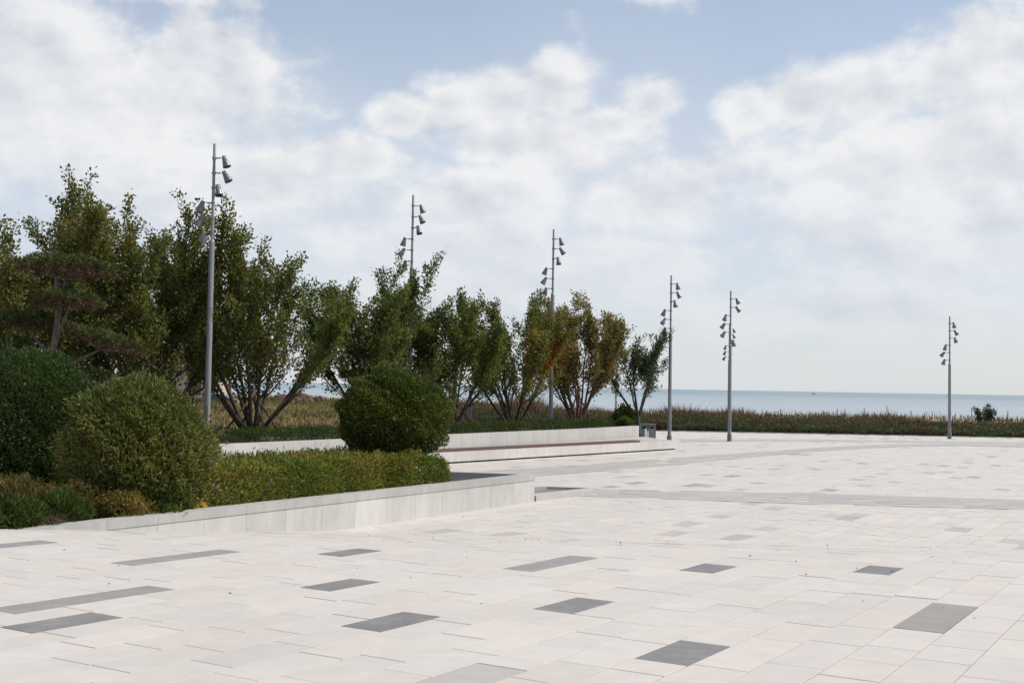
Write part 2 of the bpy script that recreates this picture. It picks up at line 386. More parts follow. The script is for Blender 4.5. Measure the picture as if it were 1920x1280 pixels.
band([(-5, 34.6), (-.81, 38.4), (2.9, 42.4), (7.4, 47.9), (12.5, 53.9), (18.5, 60.7), (24.6, 65.2), (31, 65.9), (38, 64.5)],
     [(-3.2, 32), (.82, 36.3), (3.7, 39.6), (6.8, 43.7), (11.9, 50.6), (17.9, 57.5), (23.8, 62), (29.6, 62.5), (36, 61)], 60, 9, 'grey band curving in front of the bench', 2, .04)
band([(9.6, 65), (15, 67.2), (21.3, 68.4), (31.8, 69.5), (42, 69)], [(9.2, 61.5), (14, 64), (20.4, 65.6), (30.4, 66.6), (40, 66)], 40, 6, 'farthest grey band near the plaza edge', 3, .05)
# kerb at the far edge
mb = MB(); xs = np.linspace(9.5, 62, 40)
for a, c in zip(xs[:-1], xs[1:]): mb.prism([(a, plaza_edge(a) - .02), (c - .01, plaza_edge(c) - .02), (c - .01, plaza_edge(c) + .2), (a, plaza_edge(a) + .2)], -.1, .06)
kb = mb.build('kerb', M['panel'], plaza, col=(.47, .45, .42))

# ------------------------------------------------------------------ front planter (wedge shaped)
ZT = .707
def wall_line(P0, P1, th, z0, z1, n, parent, cap=.15, tone=(.51, .495, .465), seed=0, proud=.015, gap=.003, out=1):
    """row of cladding panels and coping stones from P0 to P1, thickness to the left of travel"""
    P0 = np.array(P0, float); P1 = np.array(P1, float); d = (P1 - P0); L = np.linalg.norm(d); d /= L; nrm = np.array([-d[1], d[0]])
    r = np.random.default_rng(seed)
    mb = MB(); q = [P0 + nrm * .02, P1 + nrm * .02, P1 + nrm * th, P0 + nrm * th]; mb.prism([tuple(x) for x in q], z0, z1 - cap - .01 if cap else z1 - .02)
    mb.build('wall_core', M['joint'], parent)
    for i in range(n):
        a = P0 + d * (L * i / n + gap); b_ = P0 + d * (L * (i + 1) / n - gap)
        mb = MB(); q = [a, b_, b_ + nrm * .03, a + nrm * .03]; mb.prism([tuple(x) for x in q], z0, (z1 - cap) if cap else z1)
        mb.build('cladding_panel', M['panel'], parent, col=np.array(tone) * (1 + r.normal() * .03))
    if cap:
        for i in range(n):
            a = P0 + d * (L * i / n + .002); b_ = P0 + d * (L * (i + 1) / n - .002)
            mb = MB(); q = [a - nrm * proud, b_ - nrm * proud, b_ + nrm * (th + proud), a + nrm * (th + proud)]; mb.prism([tuple(x) for x in q], z1 - cap, z1)
            mb.build('coping_stone', M['coping'], parent)
pl = tag(empty('planter', (0, 0, 0)), 'pale granite wedge planter wall in the foreground holding bushes and hedge', 'planter')
d_ = unit(np.array([.63 + 6.76, 28.27 - 16.74])); A0 = np.array([-6.76, 16.74]) - d_ * 2.0; A1 = np.array([.63, 28.27])
wall_line(A0, A1, .30, -.1, ZT, 16, pl, .14, seed=3)
nrm_ = np.array([-d_[1], d_[0]])
B0 = A1 + nrm_ * .32 + d_ * 0.0; B1 = np.array([-16, 31.4])
wall_line(A1 + np.array([-.36, -.02]), B1, -.30, -.1, ZT - .002, 17, pl, .14, seed=4)
mb = MB(); mb.prism([(-8.0, 15.1), (.1, 28.0), (-16, 31.0)], -.1, .5); mb.build('soil', M['gravel'], pl)
# low kerb bed beside the planter
lk = tag(empty('kerb_bed', (0, 0, 0)), 'low white stone kerb running out from the end of the planter', 'kerb')
mb = MB(); mb.prism([(.68, 28.45), (2.26, 30.5), (2.30, 31.35), (.62, 29.3)], -.05, .13); mb.build('kerb_stone', M['panel'], lk, col=(.47, .45, .42))
mb = MB(); mb.prism([(.5, 31.3), (1.05, 31.62), (2.3, 31.4), (2.3, 31.62), (.5, 31.9)], -.05, .11); mb.build('kerb_stone', M['panel'], lk, col=(.46, .44, .41))
mb = MB(); mb.prism([(.5, 29.3), (2.2, 31.36), (1.1, 31.55), (.5, 31.3)], -.05, .04); mb.build('soil', M['gravel'], lk)

# ------------------------------------------------------------------ bench and back wall
bn = tag(empty('bench', (0, 0, 0)), 'long white stone bench with brown timber edge below the raised hedge', 'bench')
F0 = np.array([-7.3, 35.2]); F1 = np.array([8.17, 54.0]); bd = unit(F1 - F0); bnr = np.array([-bd[1], bd[0]]); LB = np.linalg.norm(F1 - F0)
npan = 16
mb = MB(); q = [F0 + bnr * .22, F1 + bnr * .22 - bd * .15, F1 + bnr * .9 - bd * .15, F0 + bnr * .9]; mb.prism([tuple(x) for x in q], -.05, .40); mb.build('base', M['joint'], bn)
rr = np.random.default_rng(8)
for i in range(npan):
    a = F0 + bd * (LB * i / npan + .003); c = F0 + bd * (LB * (i + 1) / npan - .003)
    mb = MB(); mb.prism([tuple(x) for x in (a, c, c + bnr * .04, a + bnr * .04)], .085, .455); mb.build('cladding_panel', M['panel'], bn, col=np.array((.56, .53, .50)) * (1 + rr.normal() * .025))
endL = F1 + bnr * .04
mb = MB(); mb.prism([tuple(x) for x in (F1 - bd * .03 + bnr * .045, F1 + bnr * .045, F1 + bnr * .95, F1 - bd * .03 + bnr * .95)], .085, .45); mb.build('end_panel', M['panel'], bn, col=(.48, .46, .44))
# deck between bench edge and the raised wall
W = [(-14, 26.6), (-11.2, 30.4), (-8.8, 33.9), (-5.8, 38.3), (-2.5, 43.2), (.0, 47.0), (3.0, 51.4), (6.58, 57.5)]
WP = curve_pts(W, 36)
deck = [tuple(F0 + bnr * .042 + bd * .0), tuple(F1 + bnr * .042 - bd * .032), tuple(F1 + bnr * .95 - bd * .032), (6.95, 57.2)] + [tuple(p + np.array([.15, -.1])) for p in WP[::-1] if p[1] > 36]
mb = MB(); mb.prism(deck, .36, .452); mb.build('deck', M['panel'], bn, col=(.47, .43, .40))
WE = 51.3; tt = (WE - F0[1]) / bd[1]
for j in range(4):
    o_ = .012 + j * .125; nb_ = 7
    for i in range(nb_):
        a = F0 + bd * (tt * i / nb_ + .004) + bnr * o_; c = F0 + bd * (tt * (i + 1) / nb_ - .004) + bnr * o_
        mb = MB(); mb.prism([tuple(x) for x in (a, c, c + bnr * .117, a + bnr * .117)], .455, .545); mb.build('timber_plank', M['wood'], bn)
bw = tag(empty('raised_planter', (0, 0, 0)), 'long white curved wall of the raised planter behind the bench', 'planter')
rr = np.random.default_rng(5)
for i in range(len(WP) - 1):
    a, c = WP[i], WP[i + 1]; d = unit(c - a); nn = np.array([-d[1], d[0]]); a2 = a + d * .003; c2 = c - d * .003
    mb = MB(); mb.prism([tuple(x) for x in (a2, c2, c2 + nn * .3, a2 + nn * .3)], -.05, 1.0); mb.build('wall_panel', M['panel'], bw, col=np.array((.49, .475, .45)) * (1 + rr.normal() * .025))
nn0 = np.array([-.84, .54])
sv = []; sf = []
for i, p in enumerate(WP):
    for w, z in ((.28, .92), (5.0, .95), (8.5, .55), (13, -.02)): q = p + nn0 * w; sv.append((q[0], q[1], z))
for i in range(len(WP) - 1):
    for j in range(3): sf.append((i * 4 + j, (i + 1) * 4 + j, (i + 1) * 4 + j + 1, i * 4 + j + 1))
# end slope towards the sea
e = len(sv); q0 = WP[-1]
for w, z in ((.28, -.03), (5, -.03), (8.5, -.03), (13, -.03)): q = q0 + nn0 * w + np.array([1.2, 4.0]); sv.append((q[0], q[1], z))
for j in range(3): sf.append(((len(WP) - 1) * 4 + j, e + j, e + j + 1, (len(WP) - 1) * 4 + j + 1))
ob('soil', sv, sf, M['soil'], bw, smooth=True)

# ------------------------------------------------------------------ lamps
hb = MB(); hb.lathe([(.0, .03), (.055, .03), (.075, .02), (.08, -.05), (.078, -.085), (.085, -.09), (.10, -.16), (.14, -.34), (.142, -.37), (.13, -.37), (.125, -.34)], 20, False)
head_me = hb.data('spotlight', M['metaldark'], True)
ln = MB(); ln.lathe([(.001, -.325), (.127, -.33)], 20, False); lens_me = ln.data('lens', M['lens'])
ck = MB(); ck.lathe([(.056, -.035), (.066, -.035), (.066, .035), (.056, .035)], 14, False); ck.box(.05, .22, -.018, .018, -.018, .018); clamp_me = ck.data('clamp', M['metal'])
yk = MB(); yk.box(-.095, -.083, -.02, .02, -.06, .02); yk.box(.083, .095, -.02, .02, -.06, .02); yk.box(-.095, .095, -.02, .02, .02, .032); yoke_me = yk.data('yoke', M['metal'])
HEADS = [(0, 14), (-8, 32), (-50, 16), (176, 16), (188, 34), (150, 14)]
def lamp(x, y, z, H, label, seed, heads=HEADS, yaw=0):
    r = random.Random(seed); root = tag(empty('lamp_post', (x, y, z)), label, 'lamp post', 'spotlight lamp posts around the plaza')
    thin = 3.05; hl = H - thin
    mb = MB(); mb.lathe([(.10, 0), (.10, .25), (.094, hl * .5), (.086, hl - .12), (.078, hl - .03), (.05, hl)], 20, False); smooth_by_angle(mb.build('lower_pole', M['metal'], root))
    mb = MB(); mb.lathe([(.048, hl - .02), (.045, H - .01), (.04, H)], 14); smooth_by_angle(mb.build('upper_pole', M['metal'], root))
    mb = MB(); mb.lathe([(.13, 0), (.13, .42), (.122, .45), (.098, .45)], 20, False); smooth_by_angle(mb.build('base_sleeve', M['metaldark'], root))
    mb = MB(); mb.box(-.045, .045, -.108, -.09, .75, 1.2); mb.build('access_door', M['metaldark'], root)
    for i, (a, tl) in enumerate(heads):
        zz = H - .46 - i * .475; a = R(a + yaw + r.uniform(-12, 12)); tl = R(tl + r.uniform(-6, 8))
        h = link(bpy.data.objects.new('spotlight', head_me), root)
        ca, sa = math.cos(a), math.sin(a); arm = .235
        h.matrix_local = Matrix.Translation((ca * (arm + .085), sa * (arm + .085), zz + .03)) @ Matrix.Rotation(a, 4, 'Z') @ Matrix.Rotation(-tl, 4, 'Y') @ Matrix.Scale(.92, 4)
        l = link(bpy.data.objects.new('lens', lens_me), h); k = link(bpy.data.objects.new('yoke', yoke_me), h); k.rotation_euler = (0, 0, R(90))
        c = link(bpy.data.objects.new('clamp', clamp_me), root); c.matrix_local = Matrix.Translation((0, 0, zz)) @ Matrix.Rotation(a, 4, 'Z')
    return root
lamp(-9.55, 35.3, .93, 9.5, 'tallest grey lamp post with six spotlights, nearest and leftmost among the trees', 1)
lamp(-4.32, 47.5, .93, 10.05, 'grey lamp post rising above the trees behind the round bush, second from left', 2)
lamp(1.9, 53.3, .93, 9.5, 'grey lamp post between the orange tree and the reddish tree, third from left', 3)
lamp(8.44, 59.6, 0, 8.97, 'grey lamp post at the right end of the bench beside the bins', 4)
lamp(12.35, 63.3, 0, 8.52, 'grey lamp post standing on open paving right of the bench end', 5, [(0, 20), (4, 36), (200, 12), (182, 34), (176, 30), (-80, 16)])
lamp(18.35, 94.5, .0, 8.5, 'distant grey lamp post hidden mostly behind another post in the scrub', 6, [(-10, 18), (10, 30), (-60, 16), (200, 15), (178, 15), (172, 32)])
lamp(28.3, 72.35, 0, 7.92, 'grey lamp post alone at the far right edge of the plaza', 7, [(-60, 16), (0, 38), (-6, 16), (215, 18), (180, 40), (190, 24)])

# ------------------------------------------------------------------ trees
def limb(r, p, d, L, n, up, wob):
    P = [np.array(p, float)]; d = unit(np.array(d, float))
    for i in range(n):
        d = unit(d + np.array([0, 0, up / n]) + r.normal(size=3) * wob); P.append(P[-1] + d * L / n)
    return np.array(P)
GREEN = [(.070, .095, .022), (.094, .114, .026), (.112, .118, .03), (.056, .078, .024)]
OLIVE = [(.105, .112, .026), (.128, .115, .03), (.08, .095, .024), (.15, .115, .036)]
RUST = [(.18, .115, .048), (.14, .112, .044), (.20, .115, .055), (.11, .11, .034)]
FIRE = [(.36, .15, .022), (.28, .11, .025), (.22, .13, .025)]
def tree(name, label, x, y, z, H, Rc, seed, pal, stems=6, nb=9, accent=None, acc=(0, 0, 0, 0), lean=(10, 46), bark='bark', leaf=.125, clear=.24, bole=0., group='trees in the raised planter', dens=1.0, az0=None, shoots=3, wrap=None, skew=(0, 0)):
    r = np.random.default_rng(seed); root = tag(empty(name, (x, y, z)), label, 'tree', group)
    wood = MB(); LP, LD, LT = [], [], []
    def put(P, t0, step, spread, num):
        s = np.r_[0, np.cumsum(np.linalg.norm(np.diff(P, axis=0), axis=1))]
        tt = np.arange(t0 * s[-1], s[-1] + step, step)
        tt = tt[r.random(len(tt)) < .93]
        c = np.stack([np.interp(tt, s, P[:, k]) for k in range(3)], 1); dr = unit(P[-1] - P[0])
        k = max(1, int(round(num * dens * 1.25)))
        c = np.repeat(c, k, 0); off = r.normal(size=c.shape) * spread
        LP.append(c + off); LD.append(unit(off) * .8 + dr * .6 + r.normal(size=c.shape) * .5 + np.array([0, 0, .1])); LT.append(np.full(len(c), r.integers(0, 10**6)))
    for s in range(stems):
        az = 2 * math.pi * (s + r.uniform(-.3, .3)) / stems + (az0 or 0); inc = R(lean[0] + (lean[1] - lean[0]) * ((s * .618 + r.uniform(-.08, .08)) % 1) ** .7) if s else R(r.uniform(2, 8))
        L = H * r.uniform(.80, .90) * (1 - .10 * (inc / R(50)) ** 2)
        d0 = np.array([math.cos(az) * math.sin(inc) + skew[0], math.sin(az) * math.sin(inc) + skew[1], math.cos(inc)])
        base = np.array([math.cos(az), math.sin(az), 0]) * r.uniform(.04, .16) * H / 6.5
        base[2] += bole; L -= bole
        P = limb(r, base, d0, L, 12, .22, .05)
        over = np.hypot(P[:, 0] - skew[0] * 3, P[:, 1]) / Rc
        P[:, :2] *= np.where(over > .85, (.85 + (over - .85) * .5) / np.maximum(over, 1e-6), 1)[:, None]
        r0 = r.uniform(.055, .085) * H / 6.5
        wood.tube(P, np.linspace(r0, .012, len(P)), 7)
        put(P, .42, .06, .11, 4)
        seg = np.r_[0, np.cumsum(np.linalg.norm(np.diff(P, axis=0), axis=1))]; seg /= seg[-1]
        for b in range(nb):
            tpos = clear + (1 - clear) * (b + r.uniform(.1, .9)) / nb; i = min(int(np.searchsorted(seg, tpos)), len(P) - 2)
            w = (tpos - seg[i - 1]) / (seg[i] - seg[i - 1] + 1e-6); q = P[i - 1] * (1 - w) + P[i] * w; td = unit(P[i + 1] - P[i - 1])
            ba = r.uniform(0, 2 * math.pi); rad = unit(np.array([q[0], q[1], 0]) + 1e-3); rad = unit(rad * .5 + np.array([math.cos(ba), math.sin(ba), 0]))
            ang = R(r.uniform(26, 54)); bdv = td * math.cos(ang) + rad * math.sin(ang)
            bl = H * r.uniform(.17, .35) * (1.2 - .6 * tpos)
            if np.hypot(*(q + bdv * bl)[:2]) > Rc * 1.12: bl *= .65
            B = limb(r, q, bdv, bl, 6, .55, .08); rb = r0 * (1 - tpos) * .5 + .008
            wood.tube(B, np.linspace(rb, .006, len(B)), 5); put(B, .22, .06, .10, 4)
            for c in range(5):
                tp = .22 + .78 * (c + r.random()) / 5; j = min(int(tp * 6), 5); qq = B[j] * (1 - (tp * 6 - j)) + B[j + 1] * (tp * 6 - j)
                tdv = unit(B[j + 1] - B[j]) * .75 + r.normal(size=3) * .55 + np.array([0, 0, .35])
                T = limb(r, qq, tdv, r.uniform(.32, .72) * H / 7, 4, .4, .1); wood.tube(T, np.linspace(.009, .004, len(T)), 3, False); put(T, .05, .055, .075, 4)
        for c in range(shoots):
            tp = r.uniform(.72, 1.0); j = min(int(tp * 12), 11); T = limb(r, P[j], unit(P[j + 1] - P[j]) + r.normal(size=3) * .22 + np.array([0, 0, .3]), r.uniform(.6, 1.35) * H / 7, 5, .25, .06)
            wood.tube(T, np.linspace(.011, .004, len(T)), 4, False); put(T, .05, .05, .065, 4)
    if bole: wood.tube([(0, 0, -.05), (.02, 0, bole * .5), (0, 0, bole + .12)], [.13, .105, .1], 9)
    wood.build('trunk', M[bark], root, True)
    LP = np.concatenate(LP); LD = np.concatenate(LD); LT = np.concatenate(LT)
    keep = r.random(len(LP)) < np.clip((LP[:, 2] / H - .10) / .42, .12, 1); LP, LD, LT = LP[keep], LD[keep], LT[keep]
    sz = leaf * r.uniform(.6, 1.15, len(LP)); V, F = leaves(LP, LD, sz, .62, r)
    C = pick(pal, (LT * 7 + r.integers(0, 2, len(LP))) % len(pal)).astype(float)
    if accent is not None:
        dd = np.linalg.norm((LP - np.array(acc[:3])) / acc[3], axis=1); hit = r.random(len(LP)) < np.clip(1.25 - dd, 0, .8)
        C[hit] = pick(accent, r.integers(0, len(accent), hit.sum()))
    C = jitter(r, C); ob('crown', V, F, M['leaf'], root, np.repeat(C, 4, 0))
    if wrap:
        mb = MB(); mb.lathe([(wrap, -.05), (wrap * .95, .5), (wrap * .9, 1.0)], 12, False); mb.build('trunk_wrap', M['wrap'], root)
    return root
tree('broadleaf_tree', 'broad green tree with long leafy shoots at the far left edge', -14.9, 34.5, .9, 8.2, 3.2, 21, OLIVE, 10, 10, dens=1.0, leaf=.125, shoots=4)
tree('broadleaf_tree', 'dense green tree just left of the tallest lamp post', -12.0, 37.0, .9, 8.5, 3.2, 22, GREEN + OLIVE, 11, 10, leaf=.125, dens=1.0, shoots=4)
tree('broadleaf_tree', 'olive green tree standing behind the cloud pruned pine', -14.6, 39.0, .8, 8.1, 3.2, 33, OLIVE + GREEN, 10, 10, dens=1.0, shoots=4)
tree('broadleaf_tree', 'small bare stemmed tree behind the tallest lamp post', -13.0, 45.0, .7, 5.6, 1.9, 23, OLIVE, 5, 6, bark='barkred', clear=.4)
tree('broadleaf_tree', 'green vase shaped tree with open trunks right of the tallest lamp post', -8.95, 39.0, .93, 7.0, 2.95, 24, GREEN + OLIVE, 12, 10, leaf=.125, dens=1.0, clear=.24, shoots=5)
tree('broadleaf_tree', 'dark green rounded tree behind the round bush', -5.25, 44.5, .93, 7.0, 3.0, 25, GREEN + OLIVE[:1], 11, 10, dens=1.0, shoots=4)
tree('broadleaf_tree', 'narrow dark tree right of the round bush with reddish tip', -2.55, 48.0, .93, 6.2, 2.5, 26, GREEN + OLIVE[:1], 9, 9, dens=1.1, shoots=5)
tree('broadleaf_tree', 'tree with upright shoots and a patch of orange leaves', .15, 51.3, .93, 6.5, 2.4, 27, GREEN + OLIVE + RUST[:1], 10, 9, FIRE, (1.2, -1.0, 3.4, 1.1), dens=1.0, shoots=6)
tree('broadleaf_tree', 'reddish brown multi stemmed tree turning autumn colours', 3.3, 55.2, .93, 6.4, 2.6, 28, RUST + OLIVE[:1], 13, 9, FIRE, (2.0, 0, 4.3, .7), lean=(8, 34), bark='barkred', dens=.95, shoots=4)
tree('broadleaf_tree', 'small sparse dark tree leaning right at the end of the planter', 6.85, 60.3, .05, 6.3, 3.6, 29, [(.032, .048, .02), (.04, .058, .022), (.03, .04, .018)], 6, 6, lean=(14, 50), clear=.3, dens=.85, shoots=3, wrap=.15, skew=(.22, 0), group=None, bole=1.4)

# timber tripod stakes holding the young trees
def stakes(x, y, z, label, seed, n=4, h=1.9):
    r = np.random.default_rng(seed); root = tag(empty('tree_stakes', (x, y, z)), label, 'tree stakes', 'timber stakes propping the trees')
    for i in range(n):
        a = 2 * math.pi * i / n + r.uniform(-.3, .3) + .4; mb = MB()
        mb.tube([(1.15 * math.cos(a), 1.15 * math.sin(a), -.05), (.12 * math.cos(a + 2.6), .12 * math.sin(a + 2.6), h)], .038, 7); mb.build('stake', M['woodgrey'], root, True)
stakes(-8.95, 39.0, .93, 'brown timber stakes propping the open trunked tree', 1, 4, 1.7)
stakes(-2.55, 48.0, .93, 'timber stakes propping the narrow dark tree', 2)
stakes(.15, 51.3, .93, 'timber stakes propping the tree with orange leaves', 3)
stakes(3.3, 55.2, .93, 'timber stakes propping the reddish brown tree', 4)
stakes(-15.0, 34.5, .9, 'timber stakes propping the leftmost tree', 5, 3, 3.4)

# ------------------------------------------------------------------ cloud pruned pines
def pine(label, x, y, z, trunk, pads, seed, tint=.35, scale=1.0):
    r = np.random.default_rng(seed); root = tag(empty('pine_tree', (x, y, z)), label, 'pine tree')
    wood = MB(); T = curve_pts(trunk, 14); wood.tube(T, np.linspace(.14, .05, len(T)) * scale, 9)
    P, D, C = [], [], []
    for (px, py, pz, a, b_, c, slope) in pads:
        zs = pz - .3; k = int(np.argmin(np.abs(T[:, 2] - zs * .82))); q = T[k]
        mid = (q + np.array([px, py, pz])) / 2 + np.array([0, 0, -.12])
        BP = curve_pts([q, mid, (px, py, pz - c * .35)], 8); wood.tube(BP, np.linspace(.06, .022, 8) * scale, 6)
        for s in range(9):
            w = 2 * math.pi * s / 9; e = np.array([px + a * .75 * math.cos(w), py + b_ * .75 * math.sin(w), pz + slope * a * .75 * math.cos(w)])
            wood.tube([BP[-2], (BP[-2] + e) / 2 + np.array([0, 0, -.04]), e], [.018, .012, .006], 4, False)
        nt = int(560 * a * b_ / scale)
        w = r.uniform(0, 2 * math.pi, nt); rho = np.sqrt(r.random(nt)); h = r.uniform(-.55, 1, nt)
        X = px + a * rho * np.cos(w) * (1 + .12 * np.sin(3 * w + seed)); Y = py + b_ * rho * np.sin(w); Z = pz + c * h * np.sqrt(np.maximum(0, 1 - rho**2 * .9)) + slope * (X - px) + .06 * np.sin(X * 5) * np.cos(Y * 6)
        tp = np.stack([X, Y, Z], 1); nn = 16; tp2 = np.repeat(tp, nn, 0)
        out = np.stack([rho * np.cos(w) * .6, rho * np.sin(w) * .6, np.where(h > 0, .9, .1)], 1)
        dd = np.repeat(out, nn, 0) + r.normal(size=(nt * nn, 3)) * .55
        dry = np.repeat(r.random(nt) < np.where(h < .12, .5, .05) * (tint / .35), nn)
        col = np.where(dry[:, None], pick([(.085, .048, .03), (.11, .065, .036)], r.integers(0, 2, nt * nn)), pick([(.065, .09, .022), (.09, .10, .026), (.05, .07, .02)], r.integers(0, 3, nt * nn)))
        P.append(tp2); D.append(dd); C.append(col)
    wood.build('trunk', M['barkgrey'], root, True)
    P = np.concatenate(P); D = np.concatenate(D); C = jitter(r, np.concatenate(C)); V, F = leaves(P, D, r.uniform(.10, .18, len(P)) * scale, .13, r, 0)
    ob('crown', V, F, M['needle'], root, np.repeat(C, 4, 0))
pine('cloud pruned pine with flat needle pads above the dark hedge bush', -11.75, 28.6, .45, [(.2, 0, 0), (.0, .1, .9), (-.5, 0, 1.7), (-.1, 0, 2.7), (.1, 0, 3.7), (.05, 0, 5.1)],
     [(.3, 0, 5.25, 1.15, .95, .30, -.03), (.5, -.2, 4.4, .8, .7, .24, -.05), (1.5, -.2, 3.4, .95, .6, .22, -.30), (-.75, .2, 3.9, .8, .7, .26, .02), (-1.5, 0, 3.15, 1.0, .8, .28, .1), (-.5, -.5, 2.6, .7, .6, .22, .0), (.9, .1, 2.5, .7, .6, .2, -.15)], 5, .6)
pine('small pine with tan edged needle pads between the trees behind the round bush', -5.55, 42.6, .93, [(0, 0, 0), (.0, .1, .9), (.1, 0, 2.0), (-.05, 0, 3.0), (.1, 0, 3.9)],
     [(.35, -.3, 3.9, .75, .6, .15, .08), (.0, -.3, 3.1, .6, .5, .15, .05), (-.15, -.4, 2.3, .7, .6, .16, .04)], 6, .3)
mb = MB(); mb.lathe([(.24, -.05), (.23, 1.0), (.2, 1.5)], 12, False)
o = mb.build('trunk_wrap', M['wrap'], [q for q in bpy.data.objects if q.name.startswith('pine_tree')][-1])

# ------------------------------------------------------------------ clipped bushes and hedges
def bush(name, label, x, y, z, rx, rz, cz, seed, pal, n, size, aspect, matn='gloss', stems=14, lump=.075, upward=.5, accent=None):
    r = np.random.default_rng(seed); root = tag(empty(name, (x, y, z)), label, 'bush')
    d = unit(r.normal(size=(n, 3))); d = d[d[:, 2] > -.93]; n = len(d)
    lum = 1 + lump * (np.sin(d[:, 0] * 6 + seed) * np.cos(d[:, 1] * 5 + 2 * seed) + .7 * np.sin(d[:, 2] * 9 + d[:, 0] * 7) + .5 * np.sin(d[:, 0] * 17 + d[:, 1] * 13 + d[:, 2] * 15))
    dep = np.where(r.random(n) < .6, np.abs(r.normal(size=n)) * .045, r.random(n) * .5); big = np.where(dep > .14, 1.7, 1.0)
    rad = (1 - dep) * lum; spr = r.random(n) < .05; rad = np.where(spr, rad + r.random(n) ** 2 * .11, rad)
    P = d * np.array([rx, rx, rz]) * rad[:, None] + np.array([0, 0, cz]); P[:, 2] = np.maximum(P[:, 2], .02 + r.random(n) * .1)
    D = d * .7 + np.array([0, 0, upward]) + r.normal(size=(n, 3)) * .55
    ns = int(n / 260); j = r.integers(0, n, ns); j = j[d[j, 2] > -.35]; ns = len(j); m = 9
    tq = np.tile(np.linspace(0, 1, m), ns)[:, None]; dj = np.repeat(unit(d[j] + np.array([0, 0, .35]) + r.normal(size=(ns, 3)) * .25), m, 0); ln_ = np.repeat(r.uniform(.08, .24, ns), m)[:, None]
    P2 = np.repeat(d[j] * np.array([rx, rx, rz]) * lum[j][:, None] + np.array([0, 0, cz]), m, 0) + dj * tq * ln_
    P = np.concatenate([P, P2]); D = np.concatenate([D, dj * .7 + r.normal(size=P2.shape) * .6]); d = np.concatenate([d, np.repeat(d[j], m, 0)]); dep = np.r_[dep, np.zeros(len(P2))]; big = np.r_[big, np.ones(len(P2))]; n = len(P)
    V, F = leaves(P, D, size * big * r.uniform(.6, 1.2, n), aspect * np.where(big > 1, 1.5, 1.)[:, None], r)
    cl = (np.sin(d[:, 0] * 4 + seed) + np.sin(d[:, 1] * 5) + np.sin(d[:, 2] * 6 + 1) + r.normal(size=n) * 1.2); idx = np.clip(((cl + 3) / 6 * len(pal)).astype(int), 0, len(pal) - 1)
    C = pick(pal, idx).astype(float)
    if accent:
        hit = (r.random(n) < accent[1]) & (dep < .06); C[hit] = pick(accent[0], r.integers(0, len(accent[0]), hit.sum()))
    C = jitter(r, C, .22); ob('foliage', V, F, M[matn], root, np.repeat(C, 4, 0))
    wood = MB()
    for s in range(stems):
        a = 2 * math.pi * s / stems + r.uniform(-.2, .2); e = np.array([math.cos(a) * rx * r.uniform(.3, .75), math.sin(a) * rx * r.uniform(.3, .75), cz + rz * r.uniform(-.35, .5)])
        B = curve_pts([(math.cos(a) * .12, math.sin(a) * .12, -.05), e * np.array([.45, .45, .4]), e], 7); wood.tube(B, np.linspace(.03, .008, 7), 5)
    wood.build('stems', M['bark'], root, True)['kind'] = 'stuff'; return root
DKG = [(.030, .052, .012), (.040, .066, .014), (.050, .076, .016), (.034, .056, .014)]
bush('round_bush', 'clipped ball shaped dark green bush at the right end of the planter', -2.72, 26.2, .42, 1.28, 1.10, 1.76, 3, [(.050, .068, .010), (.074, .096, .013), (.040, .056, .010), (.115, .13, .018)], 60000, .055, .55, 'gloss', 26)
bush('round_bush', 'large leafy rounded bush in front with glossy olive leaves', -6.55, 19.75, .42, 1.30, 1.36, 1.13, 4, [(.082, .098, .02), (.115, .13, .028), (.068, .084, .02), (.15, .155, .036), (.185, .175, .05)], 56000, .088, .30, 'gloss', 16, .05, .35, ([(.24, .21, .10), (.19, .15, .07), (.16, .17, .07)], .10))
bush('round_bush', 'tall dark green bush at the left edge behind the leafy rounded bush', -10.0, 23.3, .42, 1.62, 1.62, 1.44, 6, DKG, 66000, .06, .5, 'gloss', 20)

